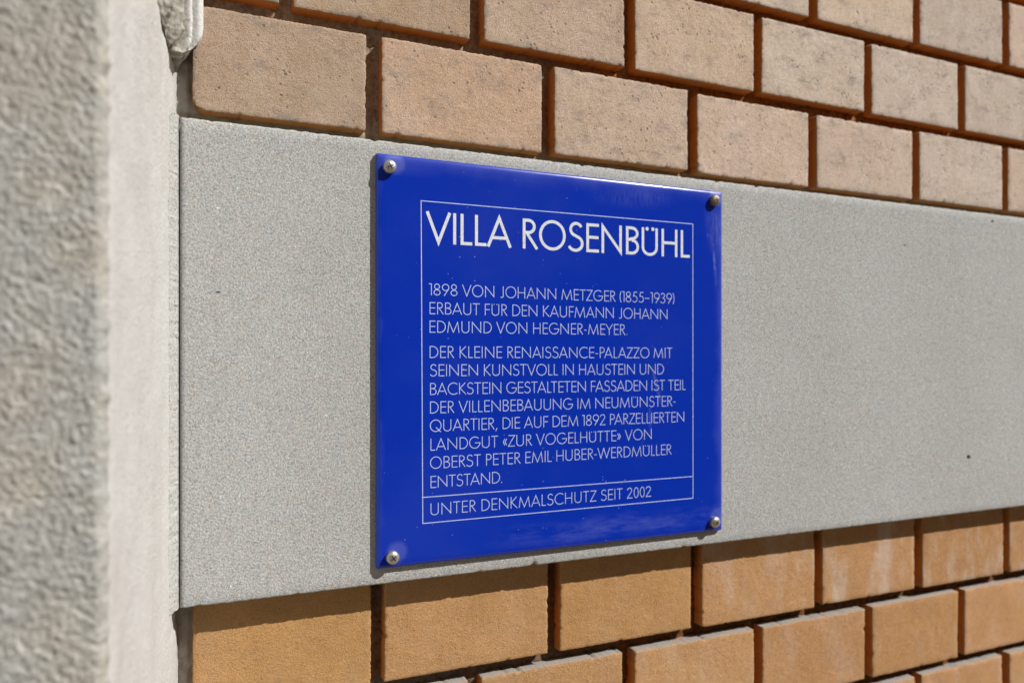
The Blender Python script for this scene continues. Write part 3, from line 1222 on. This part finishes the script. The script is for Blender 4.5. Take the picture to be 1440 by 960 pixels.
def line_mesh(x0, z0, x1, z1, wd=.00056):
    a, b = Vector(pl(x0, z0)), Vector(pl(x1, z1))
    d = (b - a).normalized()
    nn = Vector((-d.y, d.x)) * wd / 2
    a = a - d * wd * .4
    b = b + d * wd * .4
    line_mesh.y -= .000015
    me = bpy.data.meshes.new("border_line")
    vs = [(a.x + nn.x, line_mesh.y, a.y + nn.y), (a.x - nn.x, line_mesh.y, a.y - nn.y), (b.x - nn.x, line_mesh.y, b.y - nn.y), (b.x + nn.x, line_mesh.y, b.y + nn.y)]
    me.from_pydata(vs, [], [(0, 1, 2, 3)])
    link("border_line", me, plaque, M_LETTER2)
line_mesh.y = -.00004
line_mesh(144.6, 109.2, 371.3, 110.0)
line_mesh(145.9, -111.2, 371.5, -110.6)
line_mesh(145.6, -93.4, 371.3, -93.1)
line_mesh(144.7, 109.2, 145.9, -111.2)
line_mesh(371.3, 110.0, 371.5, -110.6)


# ---- screws
def screw_head(sx, sz, rot, mat):
    Rr, H1, Hh = .0044, .0025, .0048
    RN = 40

    def dome(r):
        return H1 + (Hh - H1) * max(0, 1 - (r / Rr) ** 2) ** .5
    prof = [(Rr * .98, .0), (Rr, .0003), (Rr, H1)]
    for q in range(1, 12):
        r = Rr * math.cos(R(90 * q / 12))
        prof.append((r, dome(r)))
    prof.append((0, Hh))
    # washer under the head
    vs, fs = [], []
    for (r, h) in prof[:-1]:
        for i in range(RN):
            a = i * math.tau / RN
            # crown left whole; the recess is only a dark star
            x, z = r * math.cos(a), r * math.sin(a)
            vs.append((sx + x, -.0003 - h, sz + z))
    for j in range(len(prof) - 2):
        for i in range(RN):
            a, b = j * RN + i, j * RN + (i + 1) % RN
            fs.append((a, a + RN, b + RN, b))
    top = (len(prof) - 2) * RN
    vs.append((sx, -.0003 - Hh, sz))
    c = len(vs) - 1
    for i in range(RN):
        fs.append((top + i, c, top + (i + 1) % RN))
    me = bpy.data.meshes.new("screw")
    me.from_pydata(vs, [], fs)
    bm = bmesh.new()
    bm.from_mesh(me)
    bmesh.ops.recalc_face_normals(bm, faces=bm.faces)
    bm.faces.ensure_lookup_table()
    f = bm.faces[len(bm.faces) - 1]
    if f.normal.y > 0:
        bmesh.ops.reverse_faces(bm, faces=bm.faces)
    bm.to_mesh(me)
    bm.free()
    me.polygons.foreach_set('use_smooth', [True] * len(me.polygons))
    o = link("screw", me, plaque, mat)
    # cross recess, its shade painted as a thin dark star just proud of the crown
    vs, fs = [], []
    L, wd = .0023, .00046
    n = 0
    for k in range(4):
        a = rot + k * math.pi / 2
        d = Vector((math.cos(a), math.sin(a)))
        e = Vector((-d.y, d.x))
        for (t, ww) in ((.0, wd), (.25, wd), (.5, wd), (.75, wd * .95), (1.0, wd * .5)):
            rr = t * L
            # height of the dome at that radius
            hh = dome(rr) + .00003 + .00001 * k
            for sgn in (-1, 1):
                p = d * rr + e * ww * sgn
                vs.append((sx + p.x, -.0003 - hh, sz + p.y))
        for i in range(4):
            b = n + 2 * i
            fs.append((b, b + 2, b + 3, b + 1))
        n += 10
    me = bpy.data.meshes.new("cross_recess")
    me.from_pydata(vs, [], fs)
    r_ = link("cross_recess", me, o, M_RECESS)
    return o
labels = ["clean bright screw in the top left corner", "grimy screw in the top right corner", "screw in the bottom right corner", "clean bright screw in the bottom left corner"]
for i, (sx, sz) in enumerate(SCREWS):
    o = screw_head(sx, sz, (.5, .2, .9, .65)[i], M_STEEL_DIRTY if i == 1 else M_STEEL)
    o['label'] = labels[i]
